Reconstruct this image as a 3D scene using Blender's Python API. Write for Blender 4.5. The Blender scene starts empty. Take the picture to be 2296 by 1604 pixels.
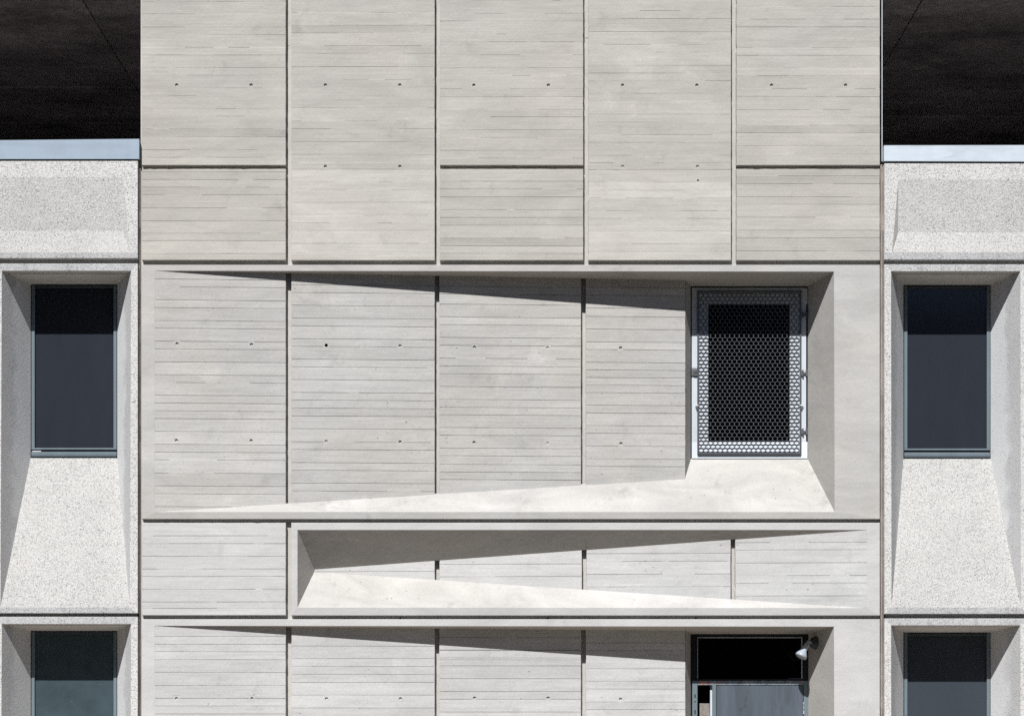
import bpy, math, random
from mathutils import Vector, Matrix

# ------------------------------------------------------------------ measures
# u, v: facade coordinates in survey units (273 per metre), u to the right from the
# building axis at 1148, v downwards from the observer's eye level at 1580;
# r: depth behind the facade plane as a fraction of the 18 m viewing distance.
S = 273.0
D = 18.0
EYE = 2.2
CX, CY = 1148.0, 1580.0
R = math.radians
scene = bpy.context.scene
COL = scene.collection


def W(u, v, r=0.0):
    return Vector(((u - CX) / S, r * D, EYE + (CY - v) / S))


def un(x, y, r):
    """survey reading of a point lying r behind the facade -> true u, v, r"""
    return (CX + (x - CX) * (1 + r), CY + (y - CY) * (1 + r), r)


# ------------------------------------------------------------------ mesh builder
class MB:
    def __init__(self):
        self.v, self.f, self.t, self.m = [], [], [], []

    def face(self, pts, tint=1.0, mat=0):
        b = len(self.v)
        self.v.extend(pts)
        self.f.append(tuple(range(b, b + len(pts))))
        self.t.append(tint)
        self.m.append(mat)

    def uf(self, pts, tint=1.0, mat=0):
        self.face([W(*p) for p in pts], tint, mat)

    def rect(self, u0, u1, v0, v1, r, tint=1.0, mat=0):
        f = r if callable(r) else (lambda u: r)
        self.uf([(u0, v0, f(u0)), (u1, v0, f(u1)), (u1, v1, f(u1)), (u0, v1, f(u0))], tint, mat)

    def box(self, u0, u1, v0, v1, r0, r1, ch=0.0, tint=1.0, mat=0):
        """block with a chamfered front; r0 front, r1 back"""
        c = ch
        rc = r0 + ch / S / D
        self.rect(u0 + c, u1 - c, v0 + c, v1 - c, r0, tint, mat)
        o = [(u0, v0), (u1, v0), (u1, v1), (u0, v1)]
        i = [(u0 + c, v0 + c), (u1 - c, v0 + c), (u1 - c, v1 - c), (u0 + c, v1 - c)]
        for k in range(4):
            a, b = o[k], o[(k + 1) % 4]
            if c:
                p, q = i[k], i[(k + 1) % 4]
                self.uf([(p[0], p[1], r0), (q[0], q[1], r0), (b[0], b[1], rc), (a[0], a[1], rc)], tint, mat)
            self.uf([(a[0], a[1], rc), (b[0], b[1], rc), (b[0], b[1], r1), (a[0], a[1], r1)], tint, mat)
        self.uf([(u1, v0, r1), (u0, v0, r1), (u0, v1, r1), (u1, v1, r1)], tint, mat)

    def wbox(self, lo, hi, tint=1.0, mat=0):
        x0, y0, z0 = lo
        x1, y1, z1 = hi
        c = [Vector(p) for p in ((x0, y0, z0), (x1, y0, z0), (x1, y1, z0), (x0, y1, z0),
                                 (x0, y0, z1), (x1, y0, z1), (x1, y1, z1), (x0, y1, z1))]
        for q in ((0, 1, 5, 4), (1, 2, 6, 5), (2, 3, 7, 6), (3, 0, 4, 7), (4, 5, 6, 7), (3, 2, 1, 0)):
            self.face([c[k] for k in q], tint, mat)

    def lathe(self, p0, axis, prof, n=20, tint=1.0, mat=0):
        """prof: list of (distance along axis, radius)"""
        axis = Vector(axis).normalized()
        a = axis.orthogonal().normalized()
        b = axis.cross(a)
        rings = []
        for d, rad in prof:
            rings.append([Vector(p0) + axis * d + (a * math.cos(2 * math.pi * k / n) + b * math.sin(2 * math.pi * k / n)) * rad
                          for k in range(n)])
        for i in range(len(rings) - 1):
            for k in range(n):
                self.face([rings[i][k], rings[i][(k + 1) % n], rings[i + 1][(k + 1) % n], rings[i + 1][k]], tint, mat)
        self.face(list(reversed(rings[0])), tint, mat)
        self.face(rings[-1], tint, mat)

    def build(self, name, mats, parent=None, weld=True, smooth=False):
        me = bpy.data.meshes.new(name)
        off = Vector((0, 0, 0))
        if parent is not None:
            p = parent
            while p is not None:
                off += p.location
                p = p.parent
        me.from_pydata([tuple(p - off) for p in self.v], [], self.f)
        if not isinstance(mats, (list, tuple)):
            mats = [mats]
        for m in mats:
            me.materials.append(m)
        at = me.attributes.new('tint', 'FLOAT', 'FACE')
        at.data.foreach_set('value', self.t)
        me.polygons.foreach_set('material_index', self.m)
        if smooth:
            me.polygons.foreach_set('use_smooth', [True] * len(self.f))
        me.update()
        if smooth:
            import bmesh
            bm = bmesh.new()
            bm.from_mesh(me)
            bmesh.ops.remove_doubles(bm, verts=bm.verts, dist=1e-5)
            bm.to_mesh(me)
            bm.free()
        o = bpy.data.objects.new(name, me)
        COL.objects.link(o)
        if parent is not None:
            o.parent = parent
        return o


def thing(name, label, cat, loc):
    o = bpy.data.objects.new(name, None)
    COL.objects.link(o)
    o.location = loc
    o['label'] = label
    o['category'] = cat
    return o


# ------------------------------------------------------------------ materials
class NT:
    def __init__(self, name):
        self.mat = bpy.data.materials.new(name)
        self.mat.use_nodes = True
        self.nt = self.mat.node_tree
        self.bsdf = self.nt.nodes['Principled BSDF']
        self.co = self.nt.nodes.new('ShaderNodeTexCoord').outputs['Object']

    def n(self, t, **kw):
        x = self.nt.nodes.new(t)
        for k, v in kw.items():
            setattr(x, k, v)
        return x

    def put(self, sock, val):
        if hasattr(val, 'is_output') or isinstance(val, bpy.types.NodeSocket):
            self.nt.links.new(val, sock)
        else:
            sock.default_value = val

    def scaled(self, s):
        m = self.n('ShaderNodeMapping')
        self.put(m.inputs['Vector'], self.co)
        m.inputs['Scale'].default_value = s
        return m.outputs[0]

    def noise(self, scale, detail=3.0, rough=0.55, stretch=None, dist=0.0):
        x = self.n('ShaderNodeTexNoise')
        self.put(x.inputs['Vector'], self.scaled(stretch) if stretch else self.co)
        x.inputs['Scale'].default_value = scale
        x.inputs['Detail'].default_value = detail
        x.inputs['Roughness'].default_value = rough
        x.inputs['Distortion'].default_value = dist
        return x.outputs['Fac']

    def voro(self, scale, stretch=None, vec=None, feature='F1'):
        x = self.n('ShaderNodeTexVoronoi')
        x.feature = feature
        self.put(x.inputs['Vector'], vec if vec is not None else (self.scaled(stretch) if stretch else self.co))
        x.inputs['Scale'].default_value = scale
        return x

    def rng(self, val, a, b, c, d, smooth=False):
        x = self.n('ShaderNodeMapRange')
        if smooth:
            x.interpolation_type = 'SMOOTHSTEP'
        self.put(x.inputs[0], val)
        for i, q in enumerate((a, b, c, d)):
            self.put(x.inputs[1 + i], q)
        return x.outputs[0]

    def math(self, op, a, b=0.0, c=0.0):
        x = self.n('ShaderNodeMath', operation=op)
        self.put(x.inputs[0], a)
        self.put(x.inputs[1], b)
        self.put(x.inputs[2], c)
        return x.outputs[0]

    def mix(self, fac, a, b):
        x = self.n('ShaderNodeMix', data_type='RGBA')
        self.put(x.inputs[0], fac)
        self.put(x.inputs[6], a if not isinstance(a, tuple) else (*a, 1.0)[:4])
        self.put(x.inputs[7], b if not isinstance(b, tuple) else (*b, 1.0)[:4])
        return x.outputs[2]

    def mul(self, col, val):
        x = self.n('ShaderNodeVectorMath', operation='SCALE')
        self.put(x.inputs[0], col)
        self.put(x.inputs['Scale'], val)
        return x.outputs[0]

    def bump(self, h, strength, dist):
        x = self.n('ShaderNodeBump')
        x.inputs['Strength'].default_value = strength
        x.inputs['Distance'].default_value = dist
        self.put(x.inputs['Height'], h)
        self.put(self.bsdf.inputs['Normal'], x.outputs[0])

    def done(self, col, rough=0.85, spec=0.3, metal=0.0):
        self.put(self.bsdf.inputs['Base Color'], (*col, 1.0) if isinstance(col, tuple) else col)
        self.put(self.bsdf.inputs['Roughness'], rough)
        self.bsdf.inputs['Specular IOR Level'].default_value = spec
        self.bsdf.inputs['Metallic'].default_value = metal
        return self.mat


def attr(t, name):
    x = t.n('ShaderNodeAttribute')
    x.attribute_name = name
    return x.outputs['Fac']


def concrete(name, warm, cool, pores=1.0, blotch=1.0, grain=1.0):
    """board-marked or smooth cast concrete with clouding, wood grain, bug holes and flecks"""
    t = NT(name)
    cloud = t.noise(0.9, 4.0, 0.6, dist=0.4)
    col = t.mix(t.rng(cloud, 0.36, 0.64, 0.0, 1.0), warm, cool)
    k = t.math('MULTIPLY', attr(t, 'tint'), t.rng(t.noise(2.7, 5.0, 0.66, (0.55, 1, 1.5), 0.6), 0.3, 0.7, 1 - 0.105 * blotch, 1 + 0.105 * blotch))
    k = t.math('MULTIPLY', k, t.rng(t.noise(7.0, 4.0, 0.65, (0.45, 1, 7.0), 0.25), 0.3, 0.7, 1 - 0.045 * grain, 1 + 0.045 * grain))
    fine = t.noise(75.0, 3.0, 0.7)
    k = t.math('MULTIPLY', k, t.rng(fine, 0.3, 0.7, 0.93, 1.07))
    # lime bloom / pale washes
    wash = t.rng(t.noise(1.9, 6.0, 0.72, (0.8, 1, 0.9), 0.15), 0.57, 0.72, 0.0, 0.14 * blotch, True)
    k = t.math('ADD', k, wash)
    # grime patches and fine wood-grain relief
    gr = t.rng(t.noise(5.5, 5.0, 0.7, (0.9, 1, 0.8), 0.2), 0.56, 0.74, 0.0, 0.13 * blotch, True)
    k = t.math('SUBTRACT', k, gr)
    gw = t.rng(t.noise(26.0, 3.0, 0.6, (0.05, 1, 2.2), 0.2), 0.35, 0.65, 1 - 0.04 * grain, 1 + 0.04 * grain)
    k = t.math('MULTIPLY', k, gw)
    col = t.mul(col, k)
    # bug holes: irregular dark pits, and pale flecks
    warp = t.n('ShaderNodeVectorMath', operation='MULTIPLY_ADD')
    nz = t.n('ShaderNodeTexNoise')
    t.put(nz.inputs['Vector'], t.co)
    nz.inputs['Scale'].default_value = 90.0
    t.put(warp.inputs[0], nz.outputs['Color'])
    warp.inputs[1].default_value = (0.012, 0.012, 0.012)
    t.put(warp.inputs[2], t.scaled((0.75, 1, 1.25)))
    dens = t.rng(t.noise(1.3, 2.0), 0.4, 0.68, 0.0, 1.0)
    for sc, cut, dark, rad in ((17.0, 0.82, 0.25, 0.15), (30.0, 0.78, 0.3, 0.2), (52.0, 0.73, 0.5, 0.22)):
        vo = t.voro(sc, vec=warp.outputs[0])
        cell = t.n('ShaderNodeSeparateColor')
        t.put(cell.inputs[0], vo.outputs['Color'])
        on = t.math('GREATER_THAN', t.math('ADD', cell.outputs[0], t.math('MULTIPLY', dens, 0.10 * pores)), cut + 0.10)
        sz = t.math('MULTIPLY', cell.outputs[1], rad)
        pit = t.math('MULTIPLY', on, t.rng(vo.outputs['Distance'], t.math('MULTIPLY', sz, 0.5), sz, 1.0, 0.0))
        col = t.mix(t.math('MULTIPLY', pit, 1 - dark), col, (0.03, 0.028, 0.026))
    vo = t.voro(40.0, (1, 1, 1.6))
    cell = t.n('ShaderNodeSeparateColor')
    t.put(cell.inputs[0], vo.outputs['Color'])
    on = t.math('GREATER_THAN', cell.outputs[2], 0.955)
    fl = t.math('MULTIPLY', on, t.rng(vo.outputs['Distance'], 0.08, 0.15, 0.8, 0.0))
    col = t.mix(fl, col, (0.62, 0.61, 0.58))
    t.bump(t.math('ADD', fine, t.math('MULTIPLY', t.noise(22.0, 3.0), 1.5)), 0.35, 0.0035)
    return t.done(col, 0.88, 0.2)


def aggregate(name, base, smooth_inside=False, dirt=0.0):
    """exposed-aggregate precast: pale matrix with grey and dark stone chips"""
    t = NT(name)
    base = tuple(base)
    col = t.mix(t.rng(t.noise(1.4, 4.0), 0.35, 0.65, 0.0, 1.0), base, tuple(c * 0.93 for c in base))
    warp = t.n('ShaderNodeVectorMath', operation='MULTIPLY_ADD')
    nz = t.n('ShaderNodeTexNoise')
    t.put(nz.inputs['Vector'], t.co)
    nz.inputs['Scale'].default_value = 55.0
    t.put(warp.inputs[0], nz.outputs['Color'])
    warp.inputs[1].default_value = (0.022, 0.022, 0.022)
    t.put(warp.inputs[2], t.co)
    expose = t.rng(t.noise(3.5, 3.0), 0.35, 0.65, 0.6, 1.0)
    if smooth_inside:
        sp = t.n('ShaderNodeSeparateXYZ')
        t.put(sp.inputs[0], t.co)
        edge = t.math('ADD', sp.outputs[1], t.rng(t.noise(5.0, 3.0), 0.3, 0.7, -0.05, 0.05))
        keep = t.rng(edge, 0.10, 0.20, 1.0, 0.12, True)
        expose = t.math('MULTIPLY', expose, keep)
        col = t.mul(col, t.rng(keep, 0.1, 1.0, 1.0, 0.82))
    h = None
    for sc, thr, c1, amt, rad in ((170.0, 0.68, (0.42, 0.418, 0.415), 0.7, 0.46), (125.0, 0.66, (0.35, 0.348, 0.345), 0.72, 0.42), (95.0, 0.58, (0.26, 0.26, 0.262), 0.74, 0.38), (78.0, 0.34, (0.18, 0.182, 0.19), 0.78, 0.36),
                                  (58.0, 0.11, (0.08, 0.083, 0.09), 0.8, 0.28), (70.0, 0.14, (0.66, 0.65, 0.62), 0.9, 0.42)):
        vo = t.voro(sc, vec=warp.outputs[0])
        cell = t.n('ShaderNodeSeparateColor')
        t.put(cell.inputs[0], vo.outputs['Color'])
        on = t.math('LESS_THAN', cell.outputs[0], t.math('MULTIPLY', expose, thr))
        sz = t.math('MULTIPLY', t.rng(cell.outputs[1], 0, 1, 0.55, 1.0), rad)
        m = t.math('MULTIPLY', on, t.rng(vo.outputs['Distance'], t.math('MULTIPLY', sz, 0.75), sz, amt, 0.0))
        col = t.mix(m, col, c1)
        h = m if h is None else t.math('SUBTRACT', h, m)
    k = t.math('MULTIPLY', attr(t, 'tint'), t.rng(t.noise(150.0, 2.0), 0.3, 0.7, 0.94, 1.06))
    if dirt:
        streak = t.rng(t.noise(3.0, 4.0, 0.6, (3.0, 1, 0.5)), 0.5, 0.75, 1.0, 1 - dirt)
        k = t.math('MULTIPLY', k, streak)
    col = t.mul(col, k)
    t.bump(t.math('ADD', h, t.noise(60.0, 3.0, 0.7)), 0.7 if not smooth_inside else 0.4, 0.006)
    return t.done(col, 0.85, 0.25)


def paint(name, c, rough=0.4, spec=0.4, var=0.06, metal=0.0, stretch=(1, 1, 0.25), scale=9.0):
    t = NT(name)
    k = t.rng(t.noise(scale, 4.0, 0.6, stretch), 0.3, 0.7, 1 - var, 1 + var)
    k = t.math('MULTIPLY', k, t.rng(t.noise(scale * 9, 2.0), 0.3, 0.7, 1 - var * 0.4, 1 + var * 0.4))
    return t.done(t.mul((*c,)[:3] if False else t.mix(0.0, tuple(c), tuple(c)), t.math('MULTIPLY', k, attr(t, 'tint'))), rough, spec, metal)


M = {}
M['upper'] = concrete('board_marked_concrete_warm', (0.420, 0.403, 0.368), (0.412, 0.402, 0.378), 1.0)
M['mid'] = concrete('board_marked_concrete', (0.432, 0.420, 0.398), (0.425, 0.424, 0.414), 0.8)
M['low'] = concrete('board_marked_concrete_pale', (0.485, 0.484, 0.477), (0.478, 0.483, 0.484), 0.7, 0.9)
M['smooth'] = concrete('smooth_cast_concrete', (0.435, 0.425, 0.405), (0.435, 0.434, 0.424), 0.7, 1.2, 0.3)
M['smooth_pale'] = concrete('smooth_cast_concrete_pale', (0.482, 0.480, 0.472), (0.474, 0.478, 0.479), 0.7, 1.0, 0.3)
M['joint'] = concrete('joint_concrete', (0.45, 0.432, 0.405), (0.44, 0.43, 0.41), 0.3, 0.8, 0.0)
M['agg'] = aggregate('exposed_aggregate', (0.625, 0.621, 0.61))
M['agg_dirty'] = aggregate('weathered_aggregate_edge', (0.47, 0.475, 0.485), dirt=0.25)
M['agg_jamb'] = aggregate('washed_aggregate_reveal', (0.63, 0.64, 0.65), True)
M['sill'] = concrete('weathered_sun_dimmed_sill', (0.405, 0.392, 0.372), (0.42, 0.412, 0.398), 1.4, 1.5, 0.0)  # base darkened to hold down sunlight on the slope; blotches are dirt
M['agg_sill'] = aggregate('washed_sun_dimmed_sill', (0.50, 0.495, 0.482))  # base set darker so the sunlit slope stays short of white
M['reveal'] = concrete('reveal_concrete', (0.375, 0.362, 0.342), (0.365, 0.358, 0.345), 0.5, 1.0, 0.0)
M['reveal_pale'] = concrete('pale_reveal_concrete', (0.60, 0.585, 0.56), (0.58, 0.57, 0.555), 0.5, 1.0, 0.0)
M['frame_blue'] = paint('blue_grey_aluminium', (0.142, 0.180, 0.208), 0.38, 0.5, 0.08)
M['frame_dark'] = paint('dark_frame_shadow_gap', (0.012, 0.014, 0.018), 0.5, 0.2, 0.05)
M['screen'] = paint('slate_solar_screen_glass', (0.026, 0.030, 0.039), 0.10, 0.5, 0.05)
M['screen_low'] = paint('grey_solar_screen_glass', (0.045, 0.055, 0.068), 0.10, 0.5, 0.05)
M['black'] = paint('black_glass', (0.0015, 0.0016, 0.002), 0.12, 0.3, 0.1)
M['white'] = paint('white_painted_frame', (0.52, 0.565, 0.615), 0.5, 0.3, 0.07)
M['grille'] = paint('charcoal_painted_steel', (0.085, 0.09, 0.10), 0.32, 0.7, 0.1)
M['steel'] = paint('weathered_steel', (0.10, 0.105, 0.115), 0.45, 0.5, 0.15)
M['galv'] = paint('bright_steel', (0.62, 0.65, 0.68), 0.35, 0.5, 0.1)
M['seal'] = paint('brown_sealant', (0.215, 0.19, 0.175), 0.8, 0.1, 0.25, stretch=(1, 1, 1), scale=6.0)
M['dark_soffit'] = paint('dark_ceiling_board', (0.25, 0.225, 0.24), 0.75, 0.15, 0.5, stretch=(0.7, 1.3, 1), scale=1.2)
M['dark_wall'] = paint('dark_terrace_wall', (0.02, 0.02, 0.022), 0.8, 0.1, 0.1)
M['bulb'] = paint('frosted_bulb_glass', (0.33, 0.37, 0.43), 0.3, 0.5, 0.03)
M['socket'] = paint('white_lamp_socket', (0.36, 0.40, 0.43), 0.45, 0.4, 0.06)
M['lampbase'] = paint('black_cast_lamp_base', (0.045, 0.048, 0.055), 0.55, 0.3, 0.15)
M['hole'] = paint('blackened_hole', (0.012, 0.011, 0.010), 0.9, 0.05, 0.1)
M['rust'] = paint('rust_spot', (0.20, 0.11, 0.07), 0.9, 0.05, 0.2)


def coping_mat(name, c, dirt):
    t = NT(name)
    sm = t.rng(t.noise(1.6, 5.0, 0.65, (0.8, 1, 5.0), 0.8), 0.45, 0.62, 0.0, 1.0, True)
    col = t.mix(sm, tuple(c), tuple(x * (1 - dirt) for x in c))
    k = t.rng(t.noise(14.0, 4.0, 0.6, (1.0, 1, 0.25)), 0.3, 0.7, 0.96, 1.04)
    return t.done(t.mul(col, k), 0.55, 0.4)


M['coping_left'] = coping_mat('zinc_coping', (0.30, 0.368, 0.445), 0.08)
M['coping_right'] = coping_mat('pale_zinc_coping', (0.52, 0.585, 0.655), 0.14)


def dusty_mat():
    t = NT('dusty_green_grey_glass')
    k = t.rng(t.noise(5.0, 5.0, 0.65), 0.3, 0.7, 0.85, 1.18)
    col = t.mul(t.mix(0.0, (0.047, 0.069, 0.080), (0, 0, 0)), k)
    vo = t.voro(34.0)
    cell = t.n('ShaderNodeSeparateColor')
    t.put(cell.inputs[0], vo.outputs['Color'])
    on = t.math('GREATER_THAN', cell.outputs[0], 0.93)
    col = t.mix(t.math('MULTIPLY', on, t.rng(vo.outputs['Distance'], 0.05, 0.11, 0.5, 0.0)), col, (0.4, 0.45, 0.48))
    return t.done(col, 0.35, 0.06)


M['dusty'] = dusty_mat()


def door_mat():
    t = NT('streaked_blue_grey_door_paint')
    k = t.rng(t.noise(4.0, 4.0, 0.6, (2.2, 1, 0.35), 0.3), 0.34, 0.66, 0.0, 1.0)
    col = t.mix(k, (0.062, 0.076, 0.091), (0.095, 0.116, 0.148))
    sm = t.rng(t.noise(6.0, 3.0, 0.6, (1.6, 1, 0.8), 0.5), 0.62, 0.76, 1.0, 0.62, True)
    return t.done(t.mul(col, sm), 0.45, 0.4)


M['door'] = door_mat()


def peel_mat():
    t = NT('peeling_blue_grey_paint')
    base = t.mix(t.rng(t.noise(12.0, 4.0), 0.35, 0.65, 0.0, 1.0), (0.15, 0.19, 0.23), (0.25, 0.30, 0.34))
    n1 = t.noise(4.2, 3.0, 0.5, (1.0, 1, 0.4), 0.2)
    red = t.rng(n1, 0.66, 0.70, 0.0, 0.6)
    col = t.mix(red, base, (0.42, 0.20, 0.155))
    crack = t.rng(t.math('ABSOLUTE', t.math('SUBTRACT', t.noise(16.0, 3.0, 0.6), 0.5)), 0.0, 0.03, 0.8, 0.0)
    col = t.mix(crack, col, (0.03, 0.03, 0.035))
    return t.done(col, 0.6, 0.3)


M['peel'] = peel_mat()


def card_mat():
    t = NT('grimy_brown_board')
    k = t.noise(7.0, 5.0, 0.65, dist=0.8)
    col = t.mix(t.rng(k, 0.35, 0.62, 0.0, 1.0), (0.12, 0.105, 0.098), (0.27, 0.25, 0.235))
    return t.done(col, 0.9, 0.1)


M['card'] = card_mat()


def ground_mat():
    t = NT('asphalt')
    k = t.rng(t.noise(3.0, 5.0), 0.3, 0.7, 0.85, 1.15)
    return t.done(t.mul(t.mix(t.noise(60.0, 2.0), (0.035, 0.035, 0.036), (0.055, 0.054, 0.052)), k), 0.9, 0.2)


def bounce_pave_mat():
    t = NT('bounce_paving')
    br = t.n('ShaderNodeTexBrick')
    t.put(br.inputs['Vector'], t.co)
    br.inputs['Scale'].default_value = 1.0
    br.inputs['Mortar Size'].default_value = 0.012
    br.inputs['Brick Width'].default_value = 0.9
    br.inputs['Row Height'].default_value = 0.9
    br.inputs['Color1'].default_value = (0.36, 0.31, 0.255, 1)
    br.inputs['Color2'].default_value = (0.33, 0.285, 0.235, 1)
    br.inputs['Mortar'].default_value = (0.16, 0.145, 0.125, 1)
    k = t.rng(t.noise(3.0, 5.0), 0.3, 0.7, 0.9, 1.1)
    return t.done(t.mul(br.outputs['Color'], k), 0.9, 0.2)


M['bounce_pave'] = bounce_pave_mat()
M['ground'] = ground_mat()

# ------------------------------------------------------------------ board-marked panel
def board_lines(v0, v1, seed, start=None):
    """board edges: two board widths, mostly alternating"""
    rg = random.Random(seed)
    out = []
    v = start if start is not None else v0 + rg.uniform(8, 22)
    wide = rg.random() < 0.5
    while v < v1 - 5:
        out.append(v)
        v += (29.0 if wide else 17.2) + rg.uniform(-0.6, 0.6)
        wide = (not wide) if rg.random() < 0.78 else wide
    return out


def up_from(first, v0, seed):
    """extend the board pattern upwards from a known edge"""
    rg = random.Random(seed)
    out, v, wide = [], first, True
    while True:
        v -= (29.0 if wide else 17.2) + rg.uniform(-0.5, 0.5)
        if v < v0 + 5:
            break
        out.append(v)
        wide = (not wide) if rg.random() < 0.85 else wide
    return out[::-1]


def boards(mb, ul, ur, v0, v1, rf, lines, holes=(), seed=0, p=0.9, back=0.0034, tint=lambda v: 1.0, cham=0.9,
           depth=0.00036, sides='tblr'):
    """boards as strips set at slightly different depths with V joints between; holes: (u, v, radius, depth, material)"""
    rg = random.Random(seed)
    c = cham
    cr = c / S / D
    us = ul + (c if 'l' in sides else 0)
    ue = ur - (c if 'r' in sides else 0)
    va = v0 + (c if 't' in sides else 0)
    vb = v1 - (c if 'b' in sides else 0)
    ln = sorted(x for x in lines if va + 3 < x < vb - 3)
    g = 0.62 if depth > 0.0002 else 0.5
    rows, offs, tn = [], [], []
    prev = va
    for x in ln + [None]:
        e = vb if x is None else x - g
        rows.append((prev, e))
        offs.append(rg.uniform(-0.00004, 0.00004))
        tn.append(tint((prev + e) / 2) * rg.gauss(1.0, 0.034))
        if x is not None:
            prev = x + g
    hb = []
    for (hu, hv, hr, hd, hm) in holes:
        q = hr * 1.9
        k = next((i for i, (a, b) in enumerate(rows) if a - g <= hv <= b + g), None)
        if k is None:
            continue
        hb.append((hu - q, hu + q, hv - q, hv + q, hu, hv, hr, hd, hm, offs[k], tn[k]))

    def strip(a, b, emit):
        """emit(u0,u1,v0,v1) over [us,ue]x[a,b] minus the hole squares"""
        cuts = sorted(h for h in hb if h[2] < b - 1e-6 and h[3] > a + 1e-6)
        u = us
        for h in cuts:
            emit(u, h[0], a, b)
            if h[2] > a:
                emit(h[0], h[1], a, h[2])
            if h[3] < b:
                emit(h[0], h[1], h[3], b)
            u = h[1]
        emit(u, ue, a, b)

    for (a, b), o, tt in zip(rows, offs, tn):
        strip(a, b, lambda u0, u1, y0, y1: mb.rect(u0, u1, y0, y1, lambda u: rf(u) + o, tt))
    for k, x in enumerate(ln):
        a, b = x - g, x + g
        oa, ob, ta = offs[k], offs[k + 1], tn[k]

        def emit(u0, u1, y0, y1):
            full = (y1 - y0) > 1.9 * g
            u = u0
            while u < u1 - 1e-6:
                w = min(u1 - u, rg.uniform(14, 110))
                e = u + w
                if full and rg.random() < p:
                    dd = depth * (rg.uniform(0.15, 0.9) if p < 0.7 else rg.uniform(0.6, 1.2))
                    mb.uf([(u, a, rf(u) + oa), (e, a, rf(e) + oa), (e, x, rf(e) + dd), (u, x, rf(u) + dd)], ta)
                    mb.uf([(u, x, rf(u) + dd), (e, x, rf(e) + dd), (e, b, rf(e) + ob), (u, b, rf(u) + ob)], ta)
                else:
                    mb.uf([(u, y0, rf(u) + oa), (e, y0, rf(e) + oa), (e, y1, rf(e) + ob), (u, y1, rf(u) + ob)], ta)
                u = e
        strip(a, b, emit)
    n = 16
    for (u0, u1, y0, y1, hu, hv, hr, hd, hm, o, tt) in hb:
        q = (u1 - u0) / 2
        sq, ci, cb = [], [], []
        for k in range(n):
            a = 2 * math.pi * k / n
            ca, sa = math.cos(a), math.sin(a)
            m = max(abs(ca), abs(sa))
            su, sv = hu + q * ca / m, hv + q * sa / m
            sq.append((su, sv, rf(su) + o))
            ci.append((hu + hr * ca, hv + hr * sa, rf(hu) + o))
            cb.append((hu + hr * 0.86 * ca, hv + hr * 0.86 * sa, rf(hu) + hd))
        for k in range(n):
            j = (k + 1) % n
            mb.uf([sq[k], sq[j], ci[j], ci[k]], tt)
            mb.uf([ci[k], ci[j], cb[j], cb[k]], tt * 0.95, hm if hm == 1 else 0)
        mb.uf(cb, tt, hm)
    # arrises and returns
    fr = [(us, va), (ue, va), (ue, vb), (us, vb)]
    ou = [(ul, v0), (ur, v0), (ur, v1), (ul, v1)]
    for k, s in enumerate('trbl'):
        if s not in sides:
            continue
        j = (k + 1) % 4
        a, b, pq, qq = ou[k], ou[j], fr[k], fr[j]
        L = math.hypot(b[0] - a[0], b[1] - a[1])
        nseg = max(1, int(L / 9))
        nx, ny = (b[1] - a[1]) / L, -(b[0] - a[0]) / L     # outward in u, v
        je = [0.0] + [rg.uniform(-0.35, 0.15) - (rg.uniform(0.6, 1.6) if rg.random() < 0.05 else 0) for _ in range(nseg - 1)] + [0.0]
        lp = lambda p_, q_, f_: (p_[0] + (q_[0] - p_[0]) * f_, p_[1] + (q_[1] - p_[1]) * f_)
        for m in range(nseg):
            f0, f1 = m / nseg, (m + 1) / nseg
            i0, i1 = lp(pq, qq, f0), lp(pq, qq, f1)
            o0, o1 = lp(a, b, f0), lp(a, b, f1)
            o0 = (o0[0] + nx * je[m], o0[1] + ny * je[m])
            o1 = (o1[0] + nx * je[m + 1], o1[1] + ny * je[m + 1])
            mb.uf([(*i0, rf(i0[0])), (*i1, rf(i1[0])), (*o1, rf(o1[0]) + cr), (*o0, rf(o0[0]) + cr)], tint(a[1]))
            mb.uf([(*o0, rf(o0[0]) + cr), (*o1, rf(o1[0]) + cr), (*o1, rf(o1[0]) + back), (*o0, rf(o0[0]) + back)], tint(a[1]) * 0.98)


# ------------------------------------------------------------------ the central block
tower = thing('concrete_building', 'tall central building of pale board-marked concrete panels with tapering recesses',
              'building', W(1148, CY + EYE * S, 0.0))
G = 0.0028     # joint depth
RH = 3.7       # tie-hole radius
HD = 0.0006
flat = lambda u: 0.0

LN = {}
z1 = lambda *a: [q / 1.909 / 1.784 for q in a]
c1u = z1(108, 208, 265, 363, 421, 517, 575, 673, 732, 829, 888, 985, 1045, 1143, 1202)
z2 = lambda *a: [(560 + q / 1.766) / 1.784 for q in a]
z3 = lambda *a: [(560 + q / 2.087) / 1.784 for q in a]
z8 = lambda *a: [(1100 + q / 1.604) / 1.784 for q in a]
z4 = lambda *a: [(1960 + q / 1.766) / 1.784 for q in a]
z6 = lambda *a: [(1960 + q / 2.551) / 1.784 for q in a]
TOP = -330.0
c1l = z2(225, 280, 333, 387, 479, 570, 658, 711, 801)
c2 = z2(104, 160, 207, 297, 352, 440, 531, 585, 638, 730, 820)
c3u, c3l = z3(86, 150), z3(344, 408, 475, 581, 646, 711, 819, 883, 946)
c4 = z3(128, 191, 247, 353, 419, 484, 590, 655, 760, 864, 931, 1000)
c5l = [394, 412, 441, 458, 487, 516, 533, 562]
c5u = [327, 344.5]


def H(u, v, mat=0, d=HD, rad=RH):
    return (u, v, rad, d, mat)


def T_up(v):
    return 1.0


def T_pale(v):
    return 1.0 if v < 379 else 1.12


def T_low(v):
    return 0.985


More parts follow.
